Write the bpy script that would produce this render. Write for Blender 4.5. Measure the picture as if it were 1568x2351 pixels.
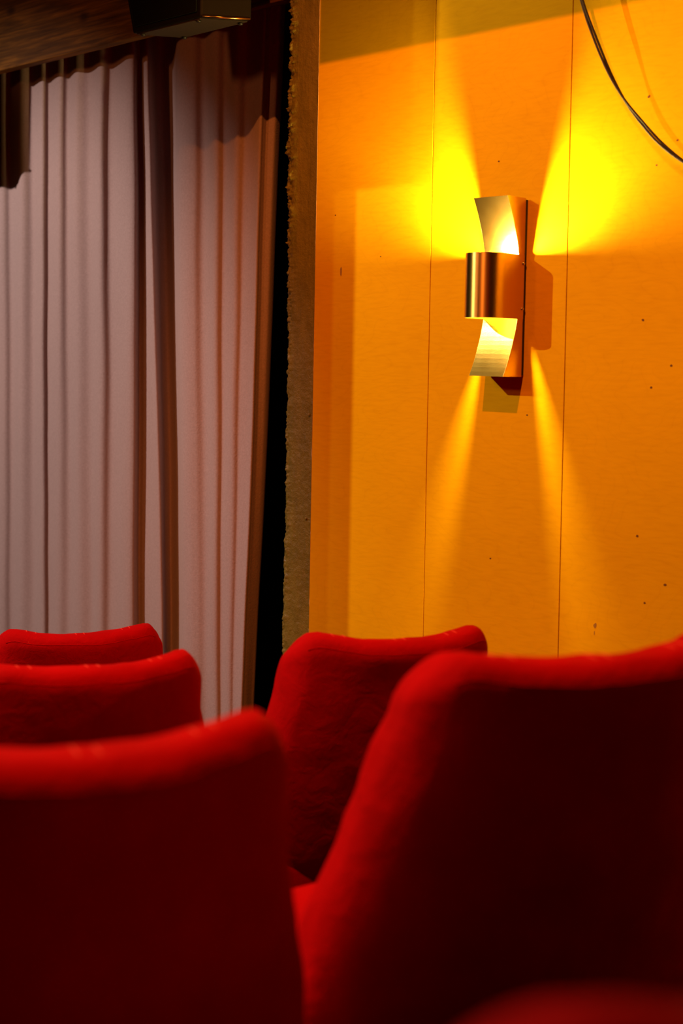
import bpy, bmesh, math, random
from mathutils import Vector, Matrix, noise

random.seed(7)
S = bpy.context.scene
for o in list(bpy.data.objects):
    bpy.data.objects.remove(o)

# ------------------------------------------------------------------ camera
cam_d = bpy.data.cameras.new('camera')
cam = bpy.data.objects.new('camera', cam_d)
S.collection.objects.link(cam)
S.camera = cam
cam_d.lens = 50.0
cam_d.sensor_width = 36.0
cam_d.shift_y = -0.0987
cam_d.clip_start = 0.05
YAW, PITCH, ROLL = math.radians(45), math.radians(-1.8), 0.0185
v = Vector((-math.sin(YAW), math.cos(YAW), 0))
r0 = Vector((math.cos(YAW), math.sin(YAW), 0))
F_ = v * math.cos(PITCH) + Vector((0, 0, 1)) * math.sin(PITCH)
U0 = r0.cross(F_)
R_ = r0 * math.cos(ROLL) + U0 * math.sin(ROLL)
U_ = U0 * math.cos(ROLL) - r0 * math.sin(ROLL)
m = Matrix((R_, U_, -F_)).transposed().to_4x4()
m.translation = Vector((2.41, -3.0, 1.20))
cam.matrix_world = m
cam_d.dof.use_dof = True
cam_d.dof.focus_distance = 4.2
cam_d.dof.aperture_fstop = 2.8

# ------------------------------------------------------------------ light and exposure
vs = S.view_settings
vs.view_transform = 'Standard'
vs.look = 'None'
vs.exposure = 0.0
vs.gamma = 1.0
vs.use_curve_mapping = False
S.cycles.use_denoising = True
S.cycles.max_bounces = 8
S.cycles.caustics_reflective = False
S.cycles.caustics_refractive = False

w = bpy.data.worlds.new('world')
S.world = w
w.use_nodes = True
w.node_tree.nodes['Background'].inputs[0].default_value = (0.5, 0.3, 0.15, 1)
w.node_tree.nodes['Background'].inputs[1].default_value = 0.002


def lamp(name, loc, power, col, radius, kind='POINT', target=None, angle=60, blend=0.3):
    d = bpy.data.lights.new(name, kind)
    d.energy = power
    d.color = col
    d.shadow_soft_size = radius
    o = bpy.data.objects.new(name, d)
    S.collection.objects.link(o)
    o.location = loc
    if kind == 'SPOT':
        d.spot_size = math.radians(angle)
        d.spot_blend = blend
        o.rotation_euler = (Vector(target) - Vector(loc)).to_track_quat('-Z', 'Y').to_euler()
    return o


W_POS = Vector((-2.2, -3.0, 2.9))      # stage-side spotlight, cut off on the left by added flags
F_POS = Vector((0.6, -2.5, 3.9))       # house lamp under the ceiling
G_POS = Vector((-3.5, -3.2, 3.4))      # stage lamp over the curtain
for k in (-1, 1):
    lamp('stage_spotlight_lamp', W_POS + Vector((k * 0.0045, 0, 0)), 260 if k < 0 else 55, (1.0, 0.80, 0.35), 0.0009, 'SPOT', (0.9, -0.6, 0.7), 80, 0.35)
lamp('house_lamp', F_POS, 385, (1.0, 0.27, 0.04), 0.025, 'SPOT', (1.0, -0.3, 1.2), 90, 0.5)
lamp('curtain_lamp', G_POS, 640, (1.0, 0.82, 0.75), 0.03, 'SPOT', (-2.65, 0, 0.8), 52, 0.7)

lamp('fill_lamp', (-1.6, -5.4, 3.4), 130, (1.0, 0.30, 0.08), 0.25)  # added soft fill, gives the plywood wall its dim warm ambient level


# ------------------------------------------------------------------ materials
def mat(name, base=(0.5, 0.5, 0.5), rough=0.6, metal=0.0, **kw):
    mt = bpy.data.materials.new(name)
    mt.use_nodes = True
    b = mt.node_tree.nodes['Principled BSDF']
    b.inputs['Base Color'].default_value = (*base, 1)
    b.inputs['Roughness'].default_value = rough
    b.inputs['Metallic'].default_value = metal
    for k, val in kw.items():
        b.inputs[k.replace('_', ' ')].default_value = val
    return mt


class NT:
    def __init__(s, mt):
        s.t = mt.node_tree
        s.b = s.t.nodes['Principled BSDF']

    def n(s, kind, **inp):
        nd = s.t.nodes.new(kind)
        for k, val in inp.items():
            key = k.replace('_', ' ')
            if key in nd.inputs:
                nd.inputs[key].default_value = val
            else:
                setattr(nd, k, val)
        return nd

    def l(s, a, b):
        s.t.links.new(a, b)

    def coords(s, scale=(1, 1, 1), obj=True):
        tc = s.n('ShaderNodeTexCoord')
        mp = s.n('ShaderNodeMapping')
        mp.inputs['Scale'].default_value = scale
        s.l(tc.outputs['Object' if obj else 'Generated'], mp.inputs[0])
        return mp.outputs[0]

    def ramp(s, fac, stops):
        rp = s.n('ShaderNodeValToRGB')
        e = rp.color_ramp.elements
        while len(e) < len(stops):
            e.new(0.5)
        for i, (p, c) in enumerate(stops):
            e[i].position = p
            e[i].color = (*c, 1)
        s.l(fac, rp.inputs[0])
        return rp.outputs[0]

    def bump(s, h, strength, dist, prev=None):
        bp = s.n('ShaderNodeBump')
        bp.inputs['Strength'].default_value = strength
        bp.inputs['Distance'].default_value = dist
        s.l(h, bp.inputs['Height'])
        if prev:
            s.l(prev, bp.inputs['Normal'])
        return bp.outputs[0]


def plywood_material():
    mt = mat('amber_plywood', rough=0.6)
    q = NT(mt)
    c = q.coords((1, 1, 1))
    # broad rotary-cut veneer figure: contour lines of a slow noise
    n1 = q.n('ShaderNodeTexNoise', Scale=1.6, Detail=2.0, Roughness=0.45)
    mp = q.n('ShaderNodeMapping')
    mp.inputs['Scale'].default_value = (0.9, 1, 2.4)
    q.l(c, mp.inputs[0])
    q.l(mp.outputs[0], n1.inputs['Vector'])
    mul = q.n('ShaderNodeMath', operation='MULTIPLY')
    q.l(n1.outputs[0], mul.inputs[0])
    mul.inputs[1].default_value = 74.0
    frac = q.n('ShaderNodeMath', operation='PINGPONG')
    q.l(mul.outputs[0], frac.inputs[0])
    frac.inputs[1].default_value = 1.0
    lines = q.ramp(frac.outputs[0], [(0.0, (0.86, 0.80, 0.75)), (0.14, (0.97, 0.96, 0.95)), (0.5, (1, 1, 1))])
    # short pores
    n2 = q.n('ShaderNodeTexNoise', Scale=55.0, Detail=3.0)
    mp2 = q.n('ShaderNodeMapping')
    mp2.inputs['Scale'].default_value = (0.35, 1, 2.2)
    q.l(c, mp2.inputs[0])
    q.l(mp2.outputs[0], n2.inputs['Vector'])
    pores = q.ramp(n2.outputs[0], [(0.3, (0.93, 0.90, 0.88)), (0.6, (1, 1, 1))])
    n3 = q.n('ShaderNodeTexNoise', Scale=2.2, Detail=4.0)
    q.l(c, n3.inputs['Vector'])
    base = q.ramp(n3.outputs[0], [(0.3, (0.77, 0.40, 0.003)), (0.7, (0.85, 0.45, 0.004))])
    m1 = q.n('ShaderNodeMixRGB', blend_type='MULTIPLY', Fac=0.25)
    q.l(base, m1.inputs[1]); q.l(lines, m1.inputs[2])
    m2 = q.n('ShaderNodeMixRGB', blend_type='MULTIPLY', Fac=0.8)
    q.l(m1.outputs[0], m2.inputs[1]); q.l(pores, m2.inputs[2])
    q.l(m2.outputs[0], q.b.inputs['Base Color'])
    q.l(q.bump(n2.outputs[0], 0.06, 0.002), q.b.inputs['Normal'])
    q.b.inputs['Specular IOR Level'].default_value = 0.02
    return mt


def velvet_material():
    mt = mat('red_velvet', rough=0.85)
    q = NT(mt)
    c = q.coords((1, 1, 1))
    n1 = q.n('ShaderNodeTexNoise', Scale=7.0, Detail=4.0, Roughness=0.6)
    q.l(c, n1.inputs['Vector'])
    col = q.ramp(n1.outputs[0], [(0.3, (0.40, 0.0005, 0.004)), (0.7, (0.51, 0.0007, 0.006))])
    q.l(col, q.b.inputs['Base Color'])
    n2 = q.n('ShaderNodeTexNoise', Scale=22.0, Detail=5.0, Roughness=0.6, Distortion=0.6)
    q.l(c, n2.inputs['Vector'])
    n3 = q.n('ShaderNodeTexNoise', Scale=500.0, Detail=2.0)
    q.l(c, n3.inputs['Vector'])
    b1 = q.bump(n2.outputs[0], 0.5, 0.008)
    b2 = q.bump(n3.outputs[0], 0.25, 0.001, b1)
    q.l(b2, q.b.inputs['Normal'])
    q.b.inputs['Sheen Weight'].default_value = 0.05
    q.b.inputs['Sheen Roughness'].default_value = 0.4
    q.b.inputs['Sheen Tint'].default_value = (1, 0.05, 0.06, 1)
    q.b.inputs['Specular IOR Level'].default_value = 0.05
    return mt


def felt_material(name, a, b):
    mt = mat(name, rough=0.95)
    q = NT(mt)
    c = q.coords((1, 1, 1))
    n1 = q.n('ShaderNodeTexNoise', Scale=130.0, Detail=4.0, Roughness=0.7)
    q.l(c, n1.inputs['Vector'])
    q.l(q.ramp(n1.outputs[0], [(0.3, a), (0.7, b)]), q.b.inputs['Base Color'])
    n2 = q.n('ShaderNodeTexNoise', Scale=210.0, Detail=3.0)
    q.l(c, n2.inputs['Vector'])
    q.l(q.bump(n2.outputs[0], 0.35, 0.003), q.b.inputs['Normal'])
    q.b.inputs['Sheen Weight'].default_value = 0.15
    q.b.inputs['Specular IOR Level'].default_value = 0.08
    return mt


def timber_material():
    mt = mat('stained_pine', rough=0.6, Specular_IOR_Level=0.15)
    q = NT(mt)
    c = q.coords((1, 1, 1))
    wv = q.n('ShaderNodeTexNoise', Scale=9.0, Detail=6.0, Roughness=0.6, Distortion=0.5)
    mp = q.n('ShaderNodeMapping')
    mp.inputs['Scale'].default_value = (0.35, 3.0, 5.5)
    q.l(c, mp.inputs[0]); q.l(mp.outputs[0], wv.inputs['Vector'])
    n2 = q.n('ShaderNodeTexNoise', Scale=30.0, Detail=4.0)
    mp2 = q.n('ShaderNodeMapping')
    mp2.inputs['Scale'].default_value = (0.2, 3.0, 5.0)
    q.l(c, mp2.inputs[0]); q.l(mp2.outputs[0], n2.inputs['Vector'])
    a = q.ramp(wv.outputs[0], [(0.28, (0.05, 0.018, 0.002)), (0.5, (0.13, 0.048, 0.004)), (0.66, (0.25, 0.095, 0.008))])
    b = q.ramp(n2.outputs[0], [(0.35, (0.7, 0.65, 0.6)), (0.6, (1, 1, 1))])
    mx = q.n('ShaderNodeMixRGB', blend_type='MULTIPLY', Fac=0.8)
    q.l(a, mx.inputs[1]); q.l(b, mx.inputs[2])
    # knots
    vo = q.n('ShaderNodeTexVoronoi', Scale=4.2, Randomness=1.0)
    mp3 = q.n('ShaderNodeMapping')
    mp3.inputs['Scale'].default_value = (0.9, 1.0, 1.6)
    q.l(c, mp3.inputs[0]); q.l(mp3.outputs[0], vo.inputs['Vector'])
    kn = q.ramp(vo.outputs['Distance'], [(0.05, (0.22, 0.16, 0.12)), (0.16, (1, 1, 1))])
    mk = q.n('ShaderNodeMixRGB', blend_type='MULTIPLY', Fac=0.75)
    q.l(mx.outputs[0], mk.inputs[1]); q.l(kn, mk.inputs[2])
    q.l(mk.outputs[0], q.b.inputs['Base Color'])
    q.l(q.bump(n2.outputs[0], 0.25, 0.003), q.b.inputs['Normal'])
    return mt


def post_material():
    mt = mat('olive_brown_paint', rough=0.36, Specular_IOR_Level=0.45)
    q = NT(mt)
    c = q.coords((1, 1, 1))
    n1 = q.n('ShaderNodeTexNoise', Scale=14.0, Detail=5.0, Roughness=0.6)
    mp = q.n('ShaderNodeMapping')
    mp.inputs['Scale'].default_value = (2.0, 1.0, 0.5)
    q.l(c, mp.inputs[0]); q.l(mp.outputs[0], n1.inputs['Vector'])
    q.l(q.ramp(n1.outputs[0], [(0.3, (0.17, 0.135, 0.014)), (0.7, (0.26, 0.20, 0.022))]), q.b.inputs['Base Color'])
    n2 = q.n('ShaderNodeTexNoise', Scale=60.0, Detail=6.0, Roughness=0.65)
    q.l(c, n2.inputs['Vector'])
    n3 = q.n('ShaderNodeTexNoise', Scale=40.0, Detail=4.0)
    mp3 = q.n('ShaderNodeMapping')
    mp3.inputs['Scale'].default_value = (4.0, 1.0, 0.25)
    q.l(c, mp3.inputs[0]); q.l(mp3.outputs[0], n3.inputs['Vector'])
    b1 = q.bump(n2.outputs[0], 0.8, 0.006)
    q.l(q.bump(n3.outputs[0], 0.3, 0.004, b1), q.b.inputs['Normal'])
    return mt


def brass_material(name, rough, brushed=False, spec=True):
    mt = mat(name, base=(0.80, 0.56, 0.20), rough=rough, metal=1.0)
    q = NT(mt)
    c = q.coords((1, 1, 1))
    if brushed:
        n = q.n('ShaderNodeTexNoise', Scale=60.0, Detail=3.0)
        mp = q.n('ShaderNodeMapping')
        mp.inputs['Scale'].default_value = (14.0, 14.0, 0.15)
        q.l(c, mp.inputs[0]); q.l(mp.outputs[0], n.inputs['Vector'])
        q.l(q.bump(n.outputs[0], 0.05, 0.002), q.b.inputs['Normal'])
        tg = q.n('ShaderNodeTangent', direction_type='RADIAL', axis='Z')
        q.l(tg.outputs[0], q.b.inputs['Tangent'])
        q.b.inputs['Anisotropic'].default_value = 0.85
        q.b.inputs['Anisotropic Rotation'].default_value = 0.25
    else:
        n = q.n('ShaderNodeTexNoise', Scale=420.0, Detail=3.0)
        q.l(c, n.inputs['Vector'])
        n2 = q.n('ShaderNodeTexNoise', Scale=30.0, Detail=4.0)
        q.l(c, n2.inputs['Vector'])
        q.l(q.ramp(n2.outputs[0], [(0.3, (0.74, 0.47, 0.13)), (0.7, (0.92, 0.63, 0.20))]), q.b.inputs['Base Color'])
        q.l(q.bump(n.outputs[0], 0.12, 0.001), q.b.inputs['Normal'])
    return mt


M = {
    'ply': plywood_material(),
    'velvet': velvet_material(),
    'felt': felt_material('mauve_felt', (0.34, 0.235, 0.215), (0.42, 0.295, 0.27)),
    'timber': timber_material(),
    'post': post_material(),
    'brass': brass_material('brass_sheet', 0.21),
    'band': brass_material('brushed_brass', 0.36, True),
    'screw': mat('steel_screw', (0.62, 0.5, 0.36), 0.25, 1.0),
    'black': mat('black_paint', (0.012, 0.010, 0.008), 0.5),
    'speaker': mat('dark_cabinet', (0.008, 0.006, 0.003), 0.45, Specular_IOR_Level=0.2),
    'grille': mat('dark_grille', (0.006, 0.006, 0.003), 0.9, Specular_IOR_Level=0.1),
    'underside': mat('grey_underside', (0.035, 0.024, 0.018), 0.7, Specular_IOR_Level=0.15),
    'cord': mat('black_braid', (0.020, 0.008, 0.004), 0.7),
    'knot': mat('dark_knot', (0.16, 0.045, 0.004), 0.8),
    'smudge': mat('brown_smudge', (0.36, 0.16, 0.02), 0.8),
    'splinter': mat('pale_splinters', (0.75, 0.5, 0.25), 0.8),
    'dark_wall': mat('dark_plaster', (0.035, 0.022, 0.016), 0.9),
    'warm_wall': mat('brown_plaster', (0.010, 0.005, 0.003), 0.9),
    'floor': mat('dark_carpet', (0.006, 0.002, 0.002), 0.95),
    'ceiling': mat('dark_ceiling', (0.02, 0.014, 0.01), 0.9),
    'leg': mat('dark_wood_leg', (0.05, 0.02, 0.01), 0.5),
    'stitch': mat('stitched_thread', (0.85, 0.04, 0.035), 0.8),
}
# braid pattern on the cord
q = NT(M['cord'])
tc = q.n('ShaderNodeTexCoord')
vo = q.n('ShaderNodeTexVoronoi', Scale=420.0)
q.l(tc.outputs['Object'], vo.inputs['Vector'])
q.l(q.ramp(vo.outputs['Distance'], [(0.25, (0.035, 0.014, 0.007)), (0.6, (0.006, 0.003, 0.002))]), q.b.inputs['Base Color'])
q.l(q.bump(vo.outputs['Distance'], 0.6, 0.002), q.b.inputs['Normal'])

bulb_mat = bpy.data.materials.new('lit_bulb')
bulb_mat.use_nodes = True
nt = bulb_mat.node_tree
nt.nodes.remove(nt.nodes['Principled BSDF'])
em = nt.nodes.new('ShaderNodeEmission')
em.inputs[0].default_value = (1.0, 0.68, 0.20, 1)
em.inputs[1].default_value = 6000
nt.links.new(em.outputs[0], nt.nodes['Material Output'].inputs[0])


# ------------------------------------------------------------------ helpers
def obj(name, verts, faces, material, parent=None, smooth=False, loc=(0, 0, 0)):
    me = bpy.data.meshes.new(name)
    me.from_pydata([tuple(p) for p in verts], [], faces)
    bm = bmesh.new(); bm.from_mesh(me)
    bmesh.ops.recalc_face_normals(bm, faces=bm.faces)
    bm.to_mesh(me); bm.free()
    me.materials.append(M[material] if isinstance(material, str) else material)
    if smooth:
        for p in me.polygons:
            p.use_smooth = True
    o = bpy.data.objects.new(name, me)
    S.collection.objects.link(o)
    o.location = loc
    if parent:
        o.parent = parent
    return o


def box(x0, x1, y0, y1, z0, z1):
    V = [(x0, y0, z0), (x1, y0, z0), (x1, y1, z0), (x0, y1, z0), (x0, y0, z1), (x1, y0, z1), (x1, y1, z1), (x0, y1, z1)]
    Fc = [(0, 3, 2, 1), (4, 5, 6, 7), (0, 1, 5, 4), (1, 2, 6, 5), (2, 3, 7, 6), (3, 0, 4, 7)]
    return V, Fc


def empty(name, loc, rz=0):
    o = bpy.data.objects.new(name, None)
    S.collection.objects.link(o)
    o.location = loc
    o.rotation_euler = (0, 0, rz)
    o.empty_display_size = 0.1
    return o


def tag(o, label, cat, group=None):
    o['label'] = label
    o['category'] = cat
    if group:
        o['group'] = group
    return o


def structure(o):
    o['kind'] = 'structure'
    return o


def tube(pts, rad, n=10, closed=False):
    pts = [Vector(p) for p in pts]
    V, Fc = [], []
    N = len(pts)
    prev = None
    for i, p in enumerate(pts):
        t = (pts[min(i + 1, N - 1)] - pts[max(i - 1, 0)]).normalized()
        if prev is None:
            a = t.cross(Vector((0.3, 0.2, 1))).normalized()
        else:
            a = (prev - t * prev.dot(t)).normalized()
        prev = a
        b = t.cross(a)
        rr = rad[i] if isinstance(rad, (list, tuple)) else rad
        for k in range(n):
            th = 2 * math.pi * k / n
            V.append(p + (a * math.cos(th) + b * math.sin(th)) * rr)
    for i in range(N - 1):
        for k in range(n):
            Fc.append((i * n + k, i * n + (k + 1) % n, (i + 1) * n + (k + 1) % n, (i + 1) * n + k))
    Fc.append(tuple(range(n))[::-1])
    Fc.append(tuple((N - 1) * n + k for k in range(n)))
    return V, Fc


def catmull(P, per):
    out = []
    n = len(P)
    for i in range(n - 1):
        p0, p1, p2, p3 = P[max(i - 1, 0)], P[i], P[i + 1], P[min(i + 2, n - 1)]
        for k in range(per):
            t = k / per
            out.append(tuple(0.5 * (2 * b + (c - a) * t + (2 * a - 5 * b + 4 * c - d) * t * t + (3 * b - a - 3 * c + d) * t ** 3)
                             for a, b, c, d in zip(p0, p1, p2, p3)))
    out.append(tuple(P[-1]))
    return out


def lathe(profile, n=24, axis='z', c=(0, 0, 0)):
    V, Fc = [], []
    for (rr, h) in profile:
        for k in range(n):
            th = 2 * math.pi * k / n
            x, y = rr * math.cos(th), rr * math.sin(th)
            V.append((c[0] + x, c[1] + y, c[2] + h) if axis == 'z' else (c[0] + h, c[1] + x, c[2] + y))
    for i in range(len(profile) - 1):
        for k in range(n):
            Fc.append((i * n + k, i * n + (k + 1) % n, (i + 1) * n + (k + 1) % n, (i + 1) * n + k))
    Fc.append(tuple(range(n)))
    Fc.append(tuple((len(profile) - 1) * n + k for k in range(n)))
    return V, Fc


def sm(a, b, x):
    t = min(1, max(0, (x - a) / (b - a)))
    return t * t * (3 - 2 * t)


# ------------------------------------------------------------------ room shell
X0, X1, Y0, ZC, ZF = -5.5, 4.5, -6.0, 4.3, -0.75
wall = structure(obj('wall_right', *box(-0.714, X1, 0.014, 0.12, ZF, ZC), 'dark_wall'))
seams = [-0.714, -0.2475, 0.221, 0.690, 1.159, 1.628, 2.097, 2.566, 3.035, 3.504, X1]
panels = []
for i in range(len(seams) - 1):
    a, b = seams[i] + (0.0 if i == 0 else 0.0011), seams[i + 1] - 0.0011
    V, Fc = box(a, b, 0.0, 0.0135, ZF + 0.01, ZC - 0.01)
    p = obj('plywood_panel', V, Fc, 'ply', wall)
    bv = p.modifiers.new('bevel', 'BEVEL'); bv.width = 0.0008; bv.segments = 1
    panels.append(p)
# splintered veneer edge of the first panel beside the post
V, Fc = [], []
N = 420
for i in range(N + 1):
    z = ZF + 0.02 + (ZC - ZF - 0.04) * i / N
    j = abs(noise.noise((0.0, 3.1, z * 60))) * 0.0045 + max(0, noise.noise((5.0, 0, z * 9))) * 0.003
    V += [(-0.714, -0.0004, z), (-0.7145 - j, 0.0015, z), (-0.7145 - j, 0.011, z), (-0.714, 0.013, z)]
for i in range(N):
    for k in range(4):
        Fc.append((i * 4 + k, i * 4 + (k + 1) % 4, i * 4 + 4 + (k + 1) % 4, i * 4 + 4 + k))
obj('splintered_edge', V, Fc, 'splinter', wall)
# small dark knots and smudges in the veneer
KNOTS = [(0.454, 1.873, .0032), (0.453, 1.327, .003), (0.536, 1.216, .0028), (0.481, 1.162, .0026), (0.452, 0.794, .003),
         (0.535, 0.683, .0032), (0.478, 0.631, .0028), (0.537, 1.759, .0026), (0.481, 1.704, .0022), (-0.011, 1.757, .0024),
         (-0.010, 0.688, .0024), (0.103, 1.080, .0022), (-0.441, 1.52, .0018), (-0.631, 1.651, .002)]
for (x, z, rr) in KNOTS:
    V, Fc = [], []
    n = 9
    for layer, yy in ((0, 0.0005), (1, -0.0004)):
        for k in range(n):
            th = 2 * math.pi * k / n
            q_ = rr * (1 + 0.35 * noise.noise((x * 40 + math.cos(th), z * 40, math.sin(th))))
            V.append((x + q_ * 1.25 * math.cos(th), yy, z + q_ * math.sin(th)))
    Fc = [tuple(range(n)), tuple(range(n, 2 * n))] + [(k, (k + 1) % n, n + (k + 1) % n, n + k) for k in range(n)]
    par = panels[0] if x < seams[1] else panels[1] if x < seams[2] else panels[2]
    obj('knot', V, Fc, 'knot', par)
for (x, z, a, b) in ((0.334, 0.555, .0045, .0065), (0.332, 0.535, .0014, .005), (-0.603, 1.482, .004, .014)):
    V, n = [], 12
    for yy in (0.0005, -0.0003):
        for k in range(n):
            th = 2 * math.pi * k / n
            q_ = 1 + 0.4 * noise.noise((x * 50 + 2 * math.cos(th), z * 50, 2 * math.sin(th)))
            V.append((x + a * q_ * math.cos(th), yy, z + b * q_ * math.sin(th)))
    Fc = [tuple(range(n)), tuple(range(n, 2 * n))] + [(k, (k + 1) % n, n + (k + 1) % n, n + k) for k in range(n)]
    obj('smudge', V, Fc, 'smudge', panels[2] if x > 0 else panels[0])

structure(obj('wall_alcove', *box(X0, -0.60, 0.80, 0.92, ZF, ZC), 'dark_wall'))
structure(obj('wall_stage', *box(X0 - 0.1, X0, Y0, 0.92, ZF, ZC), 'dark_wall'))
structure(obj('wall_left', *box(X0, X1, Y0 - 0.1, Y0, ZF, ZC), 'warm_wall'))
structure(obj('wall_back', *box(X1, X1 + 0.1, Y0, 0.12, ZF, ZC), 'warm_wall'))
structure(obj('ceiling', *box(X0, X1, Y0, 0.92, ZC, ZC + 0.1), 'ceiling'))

# stepped floor, the steps run along the seat rows
FD = Vector((math.cos(math.radians(160)), math.sin(math.radians(160)), 0))
RD = Vector((math.cos(math.radians(70)), math.sin(math.radians(70)), 0))
ROW_Z = [0.114, -0.017, -0.227, -0.391]
ROW_S = [-9.0, -2.36, -0.97, 0.15, 9.0]


def clip_poly(poly, nrm, d):      # keep points with p.nrm <= d
    out = []
    for i in range(len(poly)):
        a, b = poly[i], poly[(i + 1) % len(poly)]
        da, db = a.dot(nrm) - d, b.dot(nrm) - d
        if da <= 0:
            out.append(a)
        if (da < 0 < db) or (db < 0 < da):
            out.append(a + (b - a) * (da / (da - db)))
    return out


room = [Vector((X0, Y0, 0)), Vector((X1, Y0, 0)), Vector((X1, 0.013, 0)), Vector((-0.714, 0.013, 0)), Vector((-0.714, 0.80, 0)), Vector((X0, 0.80, 0))]
V, Fc = [], []
for i in range(4):
    pl = clip_poly(clip_poly([p.copy() for p in room], FD, ROW_S[i + 1]), -FD, -ROW_S[i])
    b0 = len(V); n = len(pl)
    V += [(p.x, p.y, ROW_Z[i]) for p in pl] + [(p.x, p.y, ZF - 0.1) for p in pl]
    Fc.append(tuple(range(b0, b0 + n)))
    Fc.append(tuple(range(b0 + n, b0 + 2 * n))[::-1])
    for k in range(n):
        Fc.append((b0 + k, b0 + n + k, b0 + n + (k + 1) % n, b0 + (k + 1) % n))
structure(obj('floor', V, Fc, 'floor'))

# ------------------------------------------------------------------ timber post
V, Fc = [], []
NZ, ZB, ZT = 1800, -0.44, ZC
cols = 15
for i in range(NZ + 1):
    z = ZB + (ZT - ZB) * i / NZ
    f1 = noise.noise((1.7, 0.3, z * 3.0)); f2 = noise.noise((4.2, 1.1, z * 14.0)); f3 = noise.noise((9.1, 2.2, z * 55.0))
    up = sm(0.9, 1.9, z)
    edge = -0.860 - 0.012 * up + (0.006 + 0.005 * up) * f1 + (0.0015 + 0.002 * up) * f2 + 0.0016 * f3 + 0.0012 * noise.noise((2.0, 8.0, z * 140))
    wane = 0.026 + 0.010 * f1 + 0.016 * up * abs(f2) + 0.005 * f3
    row = []
    for k in range(cols):
        t = k / (cols - 1)
        if k <= 6:                      # rough waney strip
            u = k / 6
            x = edge + wane * u
            rg = 0.012 * noise.noise((x * 60, 7.0, z * 26)) + 0.009 * noise.noise((x * 150, 3.0, z * 75)) + 0.006 * noise.noise((x * 300, 5.0, z * 170))
            y = 0.016 + 0.012 * (1 - u) ** 1.5 + rg * (1 - u * 0.6) * (0.6 + 0.8 * up)
        else:
            u = (k - 6) / (cols - 7)
            x = edge + wane + (-0.7142 - edge - wane) * u
            y = 0.014 + 0.0022 * noise.noise((x * 25, 1.0, z * 5)) + 0.0014 * noise.noise((x * 70, 1.0, z * 28))
        row.append((x, max(y, 0.003), z))
    V += [(edge + 0.004, 0.12, z)] + row + [(-0.7142, 0.12, z)]
c2 = cols + 2
for i in range(NZ):
    for k in range(c2):
        Fc.append((i * c2 + k, i * c2 + (k + 1) % c2, (i + 1) * c2 + (k + 1) % c2, (i + 1) * c2 + k))
Fc.append(tuple(range(c2))); Fc.append(tuple(NZ * c2 + k for k in range(c2)))
post = tag(empty('timber_post', (-0.785, 0.06, ZB)), 'olive-brown painted timber post with a rough chipped edge beside the curtain', 'post')
obj('shaft', [(a + 0.785, b - 0.06, c - ZB) for a, b, c in V], Fc, 'post', post, True)
# nail heads and a short dark split in the post face
for (x, z) in ((-0.742, 1.05), (-0.748, 0.73)):
    obj('nail_head', *lathe([(0.0045, 0), (0.0042, 0.001), (0.002, 0.0018)], 12, 'x', (0, 0, 0)), 'post', post,
        loc=(x + 0.785, 0.0112 - 0.06, z - ZB))
    bpy.context.view_layer.objects.active = None
for ch in post.children:
    if ch.name.startswith('nail_head'):
        ch.rotation_euler = (0, 0, -math.pi / 2)

# ------------------------------------------------------------------ wooden beam over the curtain
beam = tag(empty('wooden_beam', (-3.1, 0.10, 2.353)), 'brown stained pine beam with knots running above the curtain', 'beam')
V, Fc = box(-2.3, 2.235, -0.04, 0.0, 0, 0.36)
bo = obj('plank', V, Fc, 'timber', beam)
bv = bo.modifiers.new('bevel', 'BEVEL'); bv.width = 0.003; bv.segments = 2
obj('curtain_rail', *box(-2.3, 2.2, 0.075, 0.105, 0.15, 0.175), 'black', beam)
# unseen joist added parallel to the plywood wall, shades its top
jo = tag(obj('shade_joist', *box(-0.45, 3.4, -0.50, -0.38, 0, 0.22), 'timber', loc=(0, 0, 2.468)), 'unseen dark timber joist added to shade the top of the plywood wall', 'beam')

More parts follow.
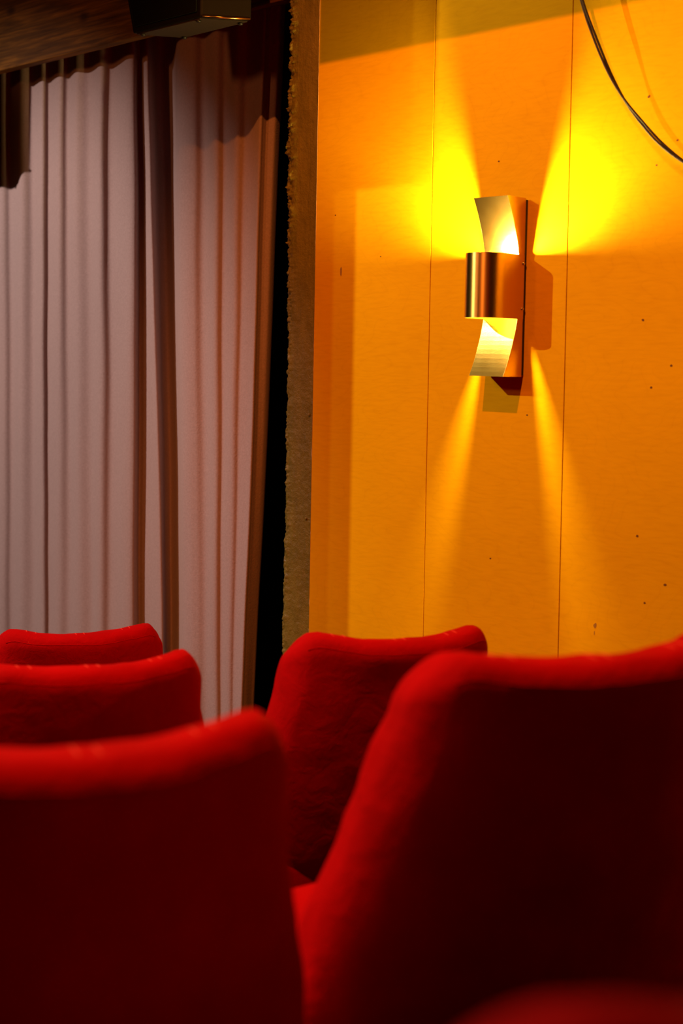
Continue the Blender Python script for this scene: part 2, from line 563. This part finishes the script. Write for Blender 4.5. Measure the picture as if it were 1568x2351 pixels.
# ------------------------------------------------------------------ curtain
# plan points: (x top, y top, x bottom, y bottom), left to right
CP = [(-3.345, 0.177, -3.290, 0.180), (-3.281, 0.203, -3.229, 0.199), (-3.137, 0.177, -3.108, 0.180), (-3.073, 0.201, -3.029, 0.200), (-2.962, 0.178,
      -2.918, 0.179), (-2.923, 0.201, -2.866, 0.199), (-2.792, 0.178, -2.735, 0.181), (-2.750, 0.201, -2.696, 0.200), (-2.635, 0.174, -2.600, 0.179),
      (-2.595, 0.201, -2.533, 0.200), (-2.502, 0.178, -2.435, 0.181), (-2.480, 0.201, -2.416, 0.199), (-2.374, 0.177, -2.330, 0.180), (-2.346, 0.201,
      -2.278, 0.198), (-2.253, 0.178, -2.186, 0.183), (-2.191, 0.201, -2.125, 0.199), (-2.087, 0.174, -2.040, 0.179), (-2.054, 0.205, -2.000, 0.201),
      (-1.920, 0.175, -1.883, 0.177), (-1.882, 0.178, -1.844, 0.181), (-1.894, 0.200, -1.848, 0.200), (-1.916, 0.225, -1.854, 0.225), (-1.906, 0.229,
      -1.781, 0.218), (-1.875, 0.217, -1.704, 0.196), (-1.841, 0.208, -1.658, 0.186), (-1.859, 0.239, -1.674, 0.209), (-1.899, 0.291, -1.705, 0.246),
      (-1.887, 0.321, -1.720, 0.276), (-1.811, 0.300, -1.674, 0.263), (-1.700, 0.227, -1.590, 0.212), (-1.610, 0.165, -1.509, 0.165), (-1.555, 0.148,
      -1.450, 0.147), (-1.507, 0.150, -1.418, 0.150), (-1.477, 0.174, -1.384, 0.159), (-1.381, 0.147, -1.323, 0.146), (-1.349, 0.169, -1.304, 0.159),
      (-1.268, 0.148, -1.251, 0.145), (-1.240, 0.170, -1.234, 0.151), (-1.191, 0.165, -1.205, 0.141), (-1.139, 0.153, -1.176, 0.129), (-1.139, 0.167,
      -1.174, 0.138), (-1.141, 0.184, -1.174, 0.149), (-1.123, 0.187, -1.179, 0.163), (-1.108, 0.194, -1.183, 0.176), (-1.114, 0.214, -1.182, 0.184),
      (-1.122, 0.230, -1.185, 0.190)]
CP = [(-5.20 + 0.135 * i, 0.19 + (0.014 if i % 2 else -0.014), -5.17 + 0.135 * i, 0.19 + (0.010 if i % 2 else -0.012)) for i in range(14)] + CP   # goes on to the stage
path = catmull(CP, 8)
NV = 110
ZT_, ZB_ = 2.49, -0.34
V, Fc = [], []
n = len(path)
for j in range(NV + 1):
    t = j / NV
    z = ZT_ + (ZB_ - ZT_) * t
    tt = sm(0, 1, t) * 0.5 + t * 0.5
    for i, (xt, yt, xb, yb) in enumerate(path):
        x = xt + (xb - xt) * tt
        y = yt + (yb - yt) * tt
        d = 0.006 * noise.noise((x * 6, 0.5, z * 1.1)) + 0.0022 * noise.noise((x * 16, 4.5, z * 3.0))
        V.append((x + d * 0.7, y + d, z))
for j in range(NV):
    for i in range(n - 1):
        Fc.append((j * n + i, j * n + i + 1, (j + 1) * n + i + 1, (j + 1) * n + i))
cu = empty('curtain', (-2.1, 0.09, ZB_))
tag(cu, 'heavy mauve-grey felt curtain hanging in folds below the wooden beam', 'curtain')
cloth = obj('cloth', [(a + 2.1, b - 0.09, c - ZB_) for a, b, c in V], Fc, 'felt', cu, True)
so = cloth.modifiers.new('thickness', 'SOLIDIFY'); so.thickness = 0.004; so.offset = 0

# ------------------------------------------------------------------ loudspeaker on the beam, plus an unseen copy added for shade
def loudspeaker(name, dx, dz, label):
    root = tag(empty(name, (-1.1 + dx, -0.11, 2.25 + dz)), label, 'speaker')
    o_ = Vector((-1.1, -0.11, 2.25))
    b = [Vector((-1.32, -0.245, 2.25)), Vector((-0.985, -0.241, 2.25)), Vector((-0.895, -0.114, 2.25)), Vector((-1.235, -0.109, 2.25))]
    tp = [Vector((-1.43, -0.245, 2.62)), Vector((-0.985, -0.241, 2.62)), Vector((-0.895, -0.114, 2.62)), Vector((-1.345, -0.109, 2.62))]
    V = [p - o_ for p in b + tp]
    Fc = [(0, 1, 2, 3), (4, 5, 6, 7), (0, 1, 5, 4), (1, 2, 6, 5), (2, 3, 7, 6), (3, 0, 4, 7)]
    cab = obj('cabinet', V, Fc, 'speaker', root)
    bv = cab.modifiers.new('bevel', 'BEVEL'); bv.width = 0.006; bv.segments = 3
    # front grille set on the face that looks into the room
    a0, a1, a2, a3 = b[0].lerp(b[1], .05), b[0].lerp(b[1], .95), tp[0].lerp(tp[1], .95), tp[0].lerp(tp[1], .05)
    up = Vector((0, 0, 0.02))
    pts = [a0 + up, a1 + up, a2 - up, a3 - up]
    V = [p - o_ + Vector((0, 0.002, 0)) for p in pts] + [p - o_ - Vector((0, 0.005, 0)) for p in pts]
    obj('grille', V, [(0, 1, 2, 3), (4, 5, 6, 7), (0, 1, 5, 4), (1, 2, 6, 5), (2, 3, 7, 6), (3, 0, 4, 7)], 'grille', root)
    # recessed looking base plate
    cen = (b[0] + b[1] + b[2] + b[3]) / 4
    V = [cen.lerp(p, .93) - o_ + Vector((0, 0, -0.0035)) for p in b] + [cen.lerp(p, .93) - o_ + Vector((0, 0, 0.002)) for p in b]
    obj('base_plate', V, [(0, 1, 2, 3), (4, 5, 6, 7), (0, 1, 5, 4), (1, 2, 6, 5), (2, 3, 7, 6), (3, 0, 4, 7)], 'underside', root)
    for p in b:
        cc = cen.lerp(p, .82) - o_
        obj('rubber_foot', *lathe([(0.006, -0.003), (0.008, -0.004), (0.0075, -0.009), (0.004, -0.011)], 14, 'z', tuple(cc)), 'black', root, True)
    obj('bracket', *box(-0.06, 0.06, -0.001, 0.169, 0.14, 0.30), 'black', root)
    # rounded metal strip along the lower edge of the side face
    obj('edge_strip', *tube([(b[1].lerp(b[2], t) - o_ + Vector((0.002, -0.001, 0.003))) for t in (0.03, 0.5, 0.97)], 0.0035, 10), 'brass', root, True)
    return root


loudspeaker('loudspeaker', 0.0, 0.0, 'dark boxy loudspeaker hung on the wooden beam above the curtain')
loudspeaker('loudspeaker', -1.785, -0.15, 'unseen loudspeaker copy further left, added to shade the curtain edge')  # unseen copy, its shadow darkens the far left of the curtain

# ------------------------------------------------------------------ brass wall sconce
sc = tag(empty('wall_sconce', (0.0315, 0, 1.416), 0), 'lit brass wall sconce with curved back plate and round band on the plywood wall', 'lamp')
sc.rotation_euler = (0, 0.006, 0)
XL, XRr, ZM, HH = -0.0565, 0.0565, 0.0, 0.235
def prof(z):
    return -0.025 - 0.061 * (z / HH) ** 2
NP = 40
zs = [-HH + 2 * HH * i / NP for i in range(NP + 1)]
V, Fc = [], []
for z in zs:
    y = prof(z)
    V += [(XL, y, z), (XRr, y, z), (XRr, y + 0.0012, z), (XL, y + 0.0012, z)]
for i in range(NP):
    for k in range(4):
        Fc.append((i * 4 + k, i * 4 + (k + 1) % 4, i * 4 + 4 + (k + 1) % 4, i * 4 + 4 + k))
Fc += [(0, 1, 2, 3), (NP * 4, NP * 4 + 1, NP * 4 + 2, NP * 4 + 3)]
o = obj('curved_plate', V, Fc, 'brass', sc, False)
for side in (XL, XRr):
    V, Fc = [], []
    s = 0.0006 if side > 0 else -0.0006
    for z in zs:
        y = prof(z) + 0.0002
        V += [(side - s, y, z), (side + s, y, z), (side + s, -0.008, z), (side - s, -0.008, z)]
    for i in range(NP):
        for k in range(4):
            Fc.append((i * 4 + k, i * 4 + (k + 1) % 4, i * 4 + 4 + (k + 1) % 4, i * 4 + 4 + k))
    Fc += [(0, 1, 2, 3), (NP * 4, NP * 4 + 1, NP * 4 + 2, NP * 4 + 3)]
    obj('side_cheek', V, Fc, 'band', sc)
obj('mounting_plate', *box(XL + 0.002, XRr + 0.0012, -0.0078, -0.0004, -HH + 0.004, HH - 0.004), 'black', sc)
# U-shaped band
RB = 0.0575
outer = [(RB, -0.004), (RB, -0.035), (RB, -0.065), (RB, -0.091)] + [(RB * math.cos(t * math.pi / 48), -0.091 - RB * math.sin(t * math.pi / 48)) for t in range(1, 48)] + [(-RB, -0.091), (-RB, -0.065), (-RB, -0.035), (-RB, -0.004)]
ri = RB - 0.0011
inner = [(ri, -0.004), (ri, -0.035), (ri, -0.065), (ri, -0.091)] + [(ri * math.cos(t * math.pi / 48), -0.091 - ri * math.sin(t * math.pi / 48)) for t in range(1, 48)] + [(-ri, -0.091), (-ri, -0.065), (-ri, -0.035), (-ri, -0.004)]
z0, z1 = 1.333 - 1.416, 1.502 - 1.416
V, Fc = [], []
for (a, b) in zip(outer, inner):
    V += [(a[0], a[1], z0), (a[0], a[1], z1), (b[0], b[1], z1), (b[0], b[1], z0)]
nn = len(outer)
for i in range(nn - 1):
    for k in range(4):
        Fc.append((i * 4 + k, i * 4 + (k + 1) % 4, i * 4 + 4 + (k + 1) % 4, i * 4 + 4 + k))
Fc += [(0, 1, 2, 3), tuple((nn - 1) * 4 + k for k in range(4))]
bo = obj('band', V, Fc, 'band', sc, True)
es = bo.modifiers.new('split', 'EDGE_SPLIT'); es.split_angle = math.radians(40)
for side in (1, -1):
    for zz in (1.479 - 1.416, 1.360 - 1.416):
        pr = [(0.0045, 0), (0.005, 0.0008), (0.0046, 0.0022), (0.003, 0.0034), (0.001, 0.0038)]
        pr = [(a, side * (RB + b)) for a, b in pr]
        obj('screw', *lathe(pr, 16, 'x', (0, -0.0125, zz)), 'screw', sc, True)
# bulb and its holder
bz = 1.487 - 1.416
V, Fc = lathe([(0.009, -0.079), (0.0115, -0.074), (0.0115, -0.040), (0.016, -0.036), (0.016, -0.026)], 18, 'z')
obj('bulb_holder', [(a, c, b + bz) for a, b, c in V], Fc, 'black', sc, True)
prf = [(0.001, -0.0185)] + [(0.0190 * math.sin(t), -0.0190 * math.cos(t)) for t in [math.pi * k / 8 for k in range(1, 8)]] + [(0.001, 0.0185)]
obj('bulb', *lathe(prf, 12, 'z', (0, -0.092, bz)), bulb_mat, sc, True)

# ------------------------------------------------------------------ hanging cord
cp = [(0.20, -0.092, 2.47), (0.253, -0.09, 2.29), (0.308, -0.085, 2.117), (0.346, -0.08, 2.02), (0.386, -0.07, 1.928), (0.423, -0.06, 1.862), (0.464, -0.05, 1.807),
      (0.517, -0.045, 1.750), (0.58, -0.042, 1.700), (0.67, -0.04, 1.645), (0.78, -0.035, 1.60), (0.92, -0.03, 1.58), (1.05, -0.006, 1.60)]
fine = catmull(cp, 14)
cd = tag(empty('hanging_cord', (0.2, -0.085, 2.47)), 'dark braided double cord swooping down in front of the plywood wall', 'cord')
for s in (-1, 1):
    pts = []
    for i, p in enumerate(fine):
        a = i * 0.060 + 0.9
        pts.append((p[0] - 0.2 + s * 0.0030 * math.cos(a), p[1] + 0.085 + s * 0.0030 * math.sin(a), p[2] - 2.47 + s * 0.0016 * math.cos(a)))
    obj('strand', *tube(pts, 0.0031, 10), 'cord', cd, True)

# ------------------------------------------------------------------ unseen spotlight body, flags added to shade the left wall
sp = tag(empty('unseen_spotlight', W_POS), 'unseen black spotlight with flags added to shade the wall, hanging left of the seats', 'lamp')
obj('lamp_housing', *lathe([(0.05, -0.30), (0.09, -0.27), (0.09, -0.06), (0.10, -0.05)], 24, 'z', (0, 0, 0)), 'black', sp, True)
hs = [c for c in sp.children][0]
hs.rotation_euler = (Vector((0.9, -0.6, 0.7)) - W_POS).to_track_quat('Z', 'Y').to_euler()
obj('hanger', *box(-0.012, 0.012, -0.13, -0.106, 0.02, ZC - W_POS.z), 'black', sp)
fr = 0.09
def flag_rect(x0, x1, zz0, zz1):
    c = [Vector((x0, 0, zz0)), Vector((x1, 0, zz0)), Vector((x1, 0, zz1)), Vector((x0, 0, zz1))]
    c = [(p - W_POS) * fr for p in c]
    V = [p for p in c] + [p + Vector((0, 0.002, 0)) for p in c]
    return V, [(0, 1, 2, 3), (4, 5, 6, 7), (0, 1, 5, 4), (1, 2, 6, 5), (2, 3, 7, 6), (3, 0, 4, 7)]
obj('shade_flag', *flag_rect(-3.4, -0.59, -2.0, 3.4), 'black', sp)  # added flag, keeps the lamp off the wall strip beside the post
obj('shade_flag', *flag_rect(-0.592, -0.285, 1.72, 3.4), 'black', sp)  # added flag, keeps the lamp off the upper left wall

# ------------------------------------------------------------------ red upholstered chairs
def axis_ticks(h, r, fine_n, mid_n):
    t = []
    for k in range(fine_n):
        t.append(-h + r * (k / fine_n))
    for k in range(mid_n + 1):
        t.append(-(h - r) + 2 * (h - r) * k / mid_n)
    for k in range(1, fine_n + 1):
        t.append((h - r) + r * (k / fine_n))
    return t


def rounded_box(h, r, mids, fine_n=5):
    T = [axis_ticks(h[i], r, fine_n, mids[i]) for i in range(3)]
    idx, V, Fc = {}, [], []
    def vid(p):
        key = tuple(round(c, 6) for c in p)
        if key not in idx:
            inn = [max(-(h[i] - r), min(h[i] - r, p[i])) for i in range(3)]
            d = Vector([p[i] - inn[i] for i in range(3)])
            # spherified cube mapping keeps corner faces even
            d = Vector([math.tan(c / r * math.pi / 4) for c in d])
            if d.length > 1e-9:
                d = d.normalized() * r
            idx[key] = len(V)
            V.append(Vector(inn) + d)
        return idx[key]
    for ax in range(3):
        u, w_ = [(1, 2), (2, 0), (0, 1)][ax]
        for sgn in (-1, 1):
            for a in range(len(T[u]) - 1):
                for b in range(len(T[w_]) - 1):
                    q4 = []
                    for (da, db) in ((0, 0), (1, 0), (1, 1), (0, 1)):
                        p = [0, 0, 0]
                        p[ax] = sgn * h[ax]; p[u] = T[u][a + da]; p[w_] = T[w_][b + db]
                        q4.append(vid(p))
                    Fc.append(tuple(q4 if sgn > 0 else q4[::-1]))
    return V, Fc


HXB = 0.235
def back_deform(p, seed):
    x, y, z = p                         # z measured 0 at mid height of the pad
    z = z + 0.525                       # pad spans 0.20 .. 0.85
    t = (z - 0.20) / 0.65
    s = 1.0 + 0.34 * (1 - sm(0.25, 1.02, t))
    k = min(1.3, abs(x) / HXB)
    top = sm(0.55, 1.0, t)
    z += top * (0.013 * min(k, 0.80) ** 2 / 0.64 - 0.045 * sm(0.72, 1.12, k) ** 1.3)
    x2 = x * s
    y2 = y + 0.085 * k ** 2.3 - 0.27 * (z - 0.40) + 0.02 * (1 - t)
    y2 += 0.012 * math.sin(t * 3.1) * (1 - k * 0.5) * (-1 if y < 0 else 0.6)
    wr = noise.noise((x2 * 9 + seed, y2 * 12, z * 9)) * 0.006 + noise.noise((x2 * 26, y2 * 30 + seed, z * 20)) * 0.0032
    edge = sm(0.75, 1.0, k)
    x2 += (1 if x > 0 else -1) * wr * (0.4 + edge)
    y2 += wr * 0.8
    z += wr * 0.6 * top
    return (x2, y2 - 0.18, z)


def seat_deform(p, seed):
    x, y, z = p
    z2 = z + 0.262
    if z > 0:
        z2 += 0.018 * (1 - (x / 0.3) ** 2) * (1 - (y / 0.27) ** 2)
    wr = noise.noise((x * 11 + seed, y * 11, z * 11)) * 0.006
    k = 1 + 0.03 * (y / 0.27)
    return (x * k + wr * (1 if x > 0 else -1), y + 0.08 + wr, z2 + wr * 0.5)


def chair(loc_top, phi, row, label, seed, wide=1.0, group='red upholstered cinema chairs'):
    """loc_top: where the middle of the back's top edge is; phi: turn of the row line away from the picture plane"""
    rz = math.radians(45 + phi)
    fwd = Vector((-math.sin(rz), math.cos(rz), 0))
    off = -0.295                        # local y of the top edge centre
    base = Vector((loc_top[0], loc_top[1], 0)) - fwd * off
    root = tag(empty('upholstered_chair', (base.x, base.y, ROW_Z[row]), rz), label, 'chair', group)
    root.scale = (wide, 1, 1)
    V, Fc = rounded_box((HXB, 0.052, 0.325), 0.044, (22, 2, 26), 5)
    bk = obj('backrest', [back_deform(p, seed) for p in V], Fc, 'velvet', root, True)
    # seams: one along the rear top edge, short stitch lines over the top
    def pad(x, ay, az):                # point on the rounded pad: ay/az are angles round the top edge
        return Vector(back_deform((x, 0.008 * math.cos(ay) + 0.0 + 0.044 * math.cos(ay), 0.325 - 0.044 + 0.044 * math.sin(ay)), seed))
    pts = [pad(-HXB * 0.86 + 2 * HXB * 0.86 * i / 40, math.pi * 0.86, 0) for i in range(41)]
    obj('seam', *tube(pts, 0.0014, 6), 'velvet', bk, True)
    for xs in (-0.150, -0.128, -0.022, 0.0, 0.105, 0.127):
        pts = [pad(xs, math.pi * (0.15 + 0.70 * i / 12), 0) + Vector((0, 0, 0.0003)) for i in range(13)]
        obj('stitch_line', *tube(pts, 0.0011, 5), 'stitch', bk, True)
    V, Fc = rounded_box((0.295, 0.255, 0.105), 0.045, (14, 12, 4), 4)
    obj('seat', [seat_deform(p, seed + 3) for p in V], Fc, 'velvet', root, True)
    for (sx, sy) in ((-1, -1), (1, -1), (1, 1), (-1, 1)):
        x, y = sx * 0.22, 0.07 + sy * 0.17
        obj('leg', *tube([(x + sx * 0.02, y + sy * 0.02, 0.0), (x, y, 0.10), (x - sx * 0.004, y, 0.19)], [0.012, 0.018, 0.022], 12), 'leg', root, True)
    return root


chair((-0.81, -0.76), 20, 3, 'red chair of the far row beside the curtain, farthest back on the left', 1.0)
chair((0.195, -1.425), 27, 2, 'red chair in the middle left, between the far chair and the large near left chair', 2.3)
chair((0.373, -0.767), 20, 2, 'red chair standing in front of the timber post and plywood wall', 3.7)
chair((1.295, -2.210), 23, 1, 'large near red chair at the lower left, its dark back cut off by the frame', 5.2, 0.95)
chair((1.362, -1.465), 27, 1, 'large near red chair at the lower right below the wall sconce', 6.6, 1.07)
chair((2.228, -2.42), 26, 0, 'blurred red chair in the bottom right corner, nearest of all', 8.1)
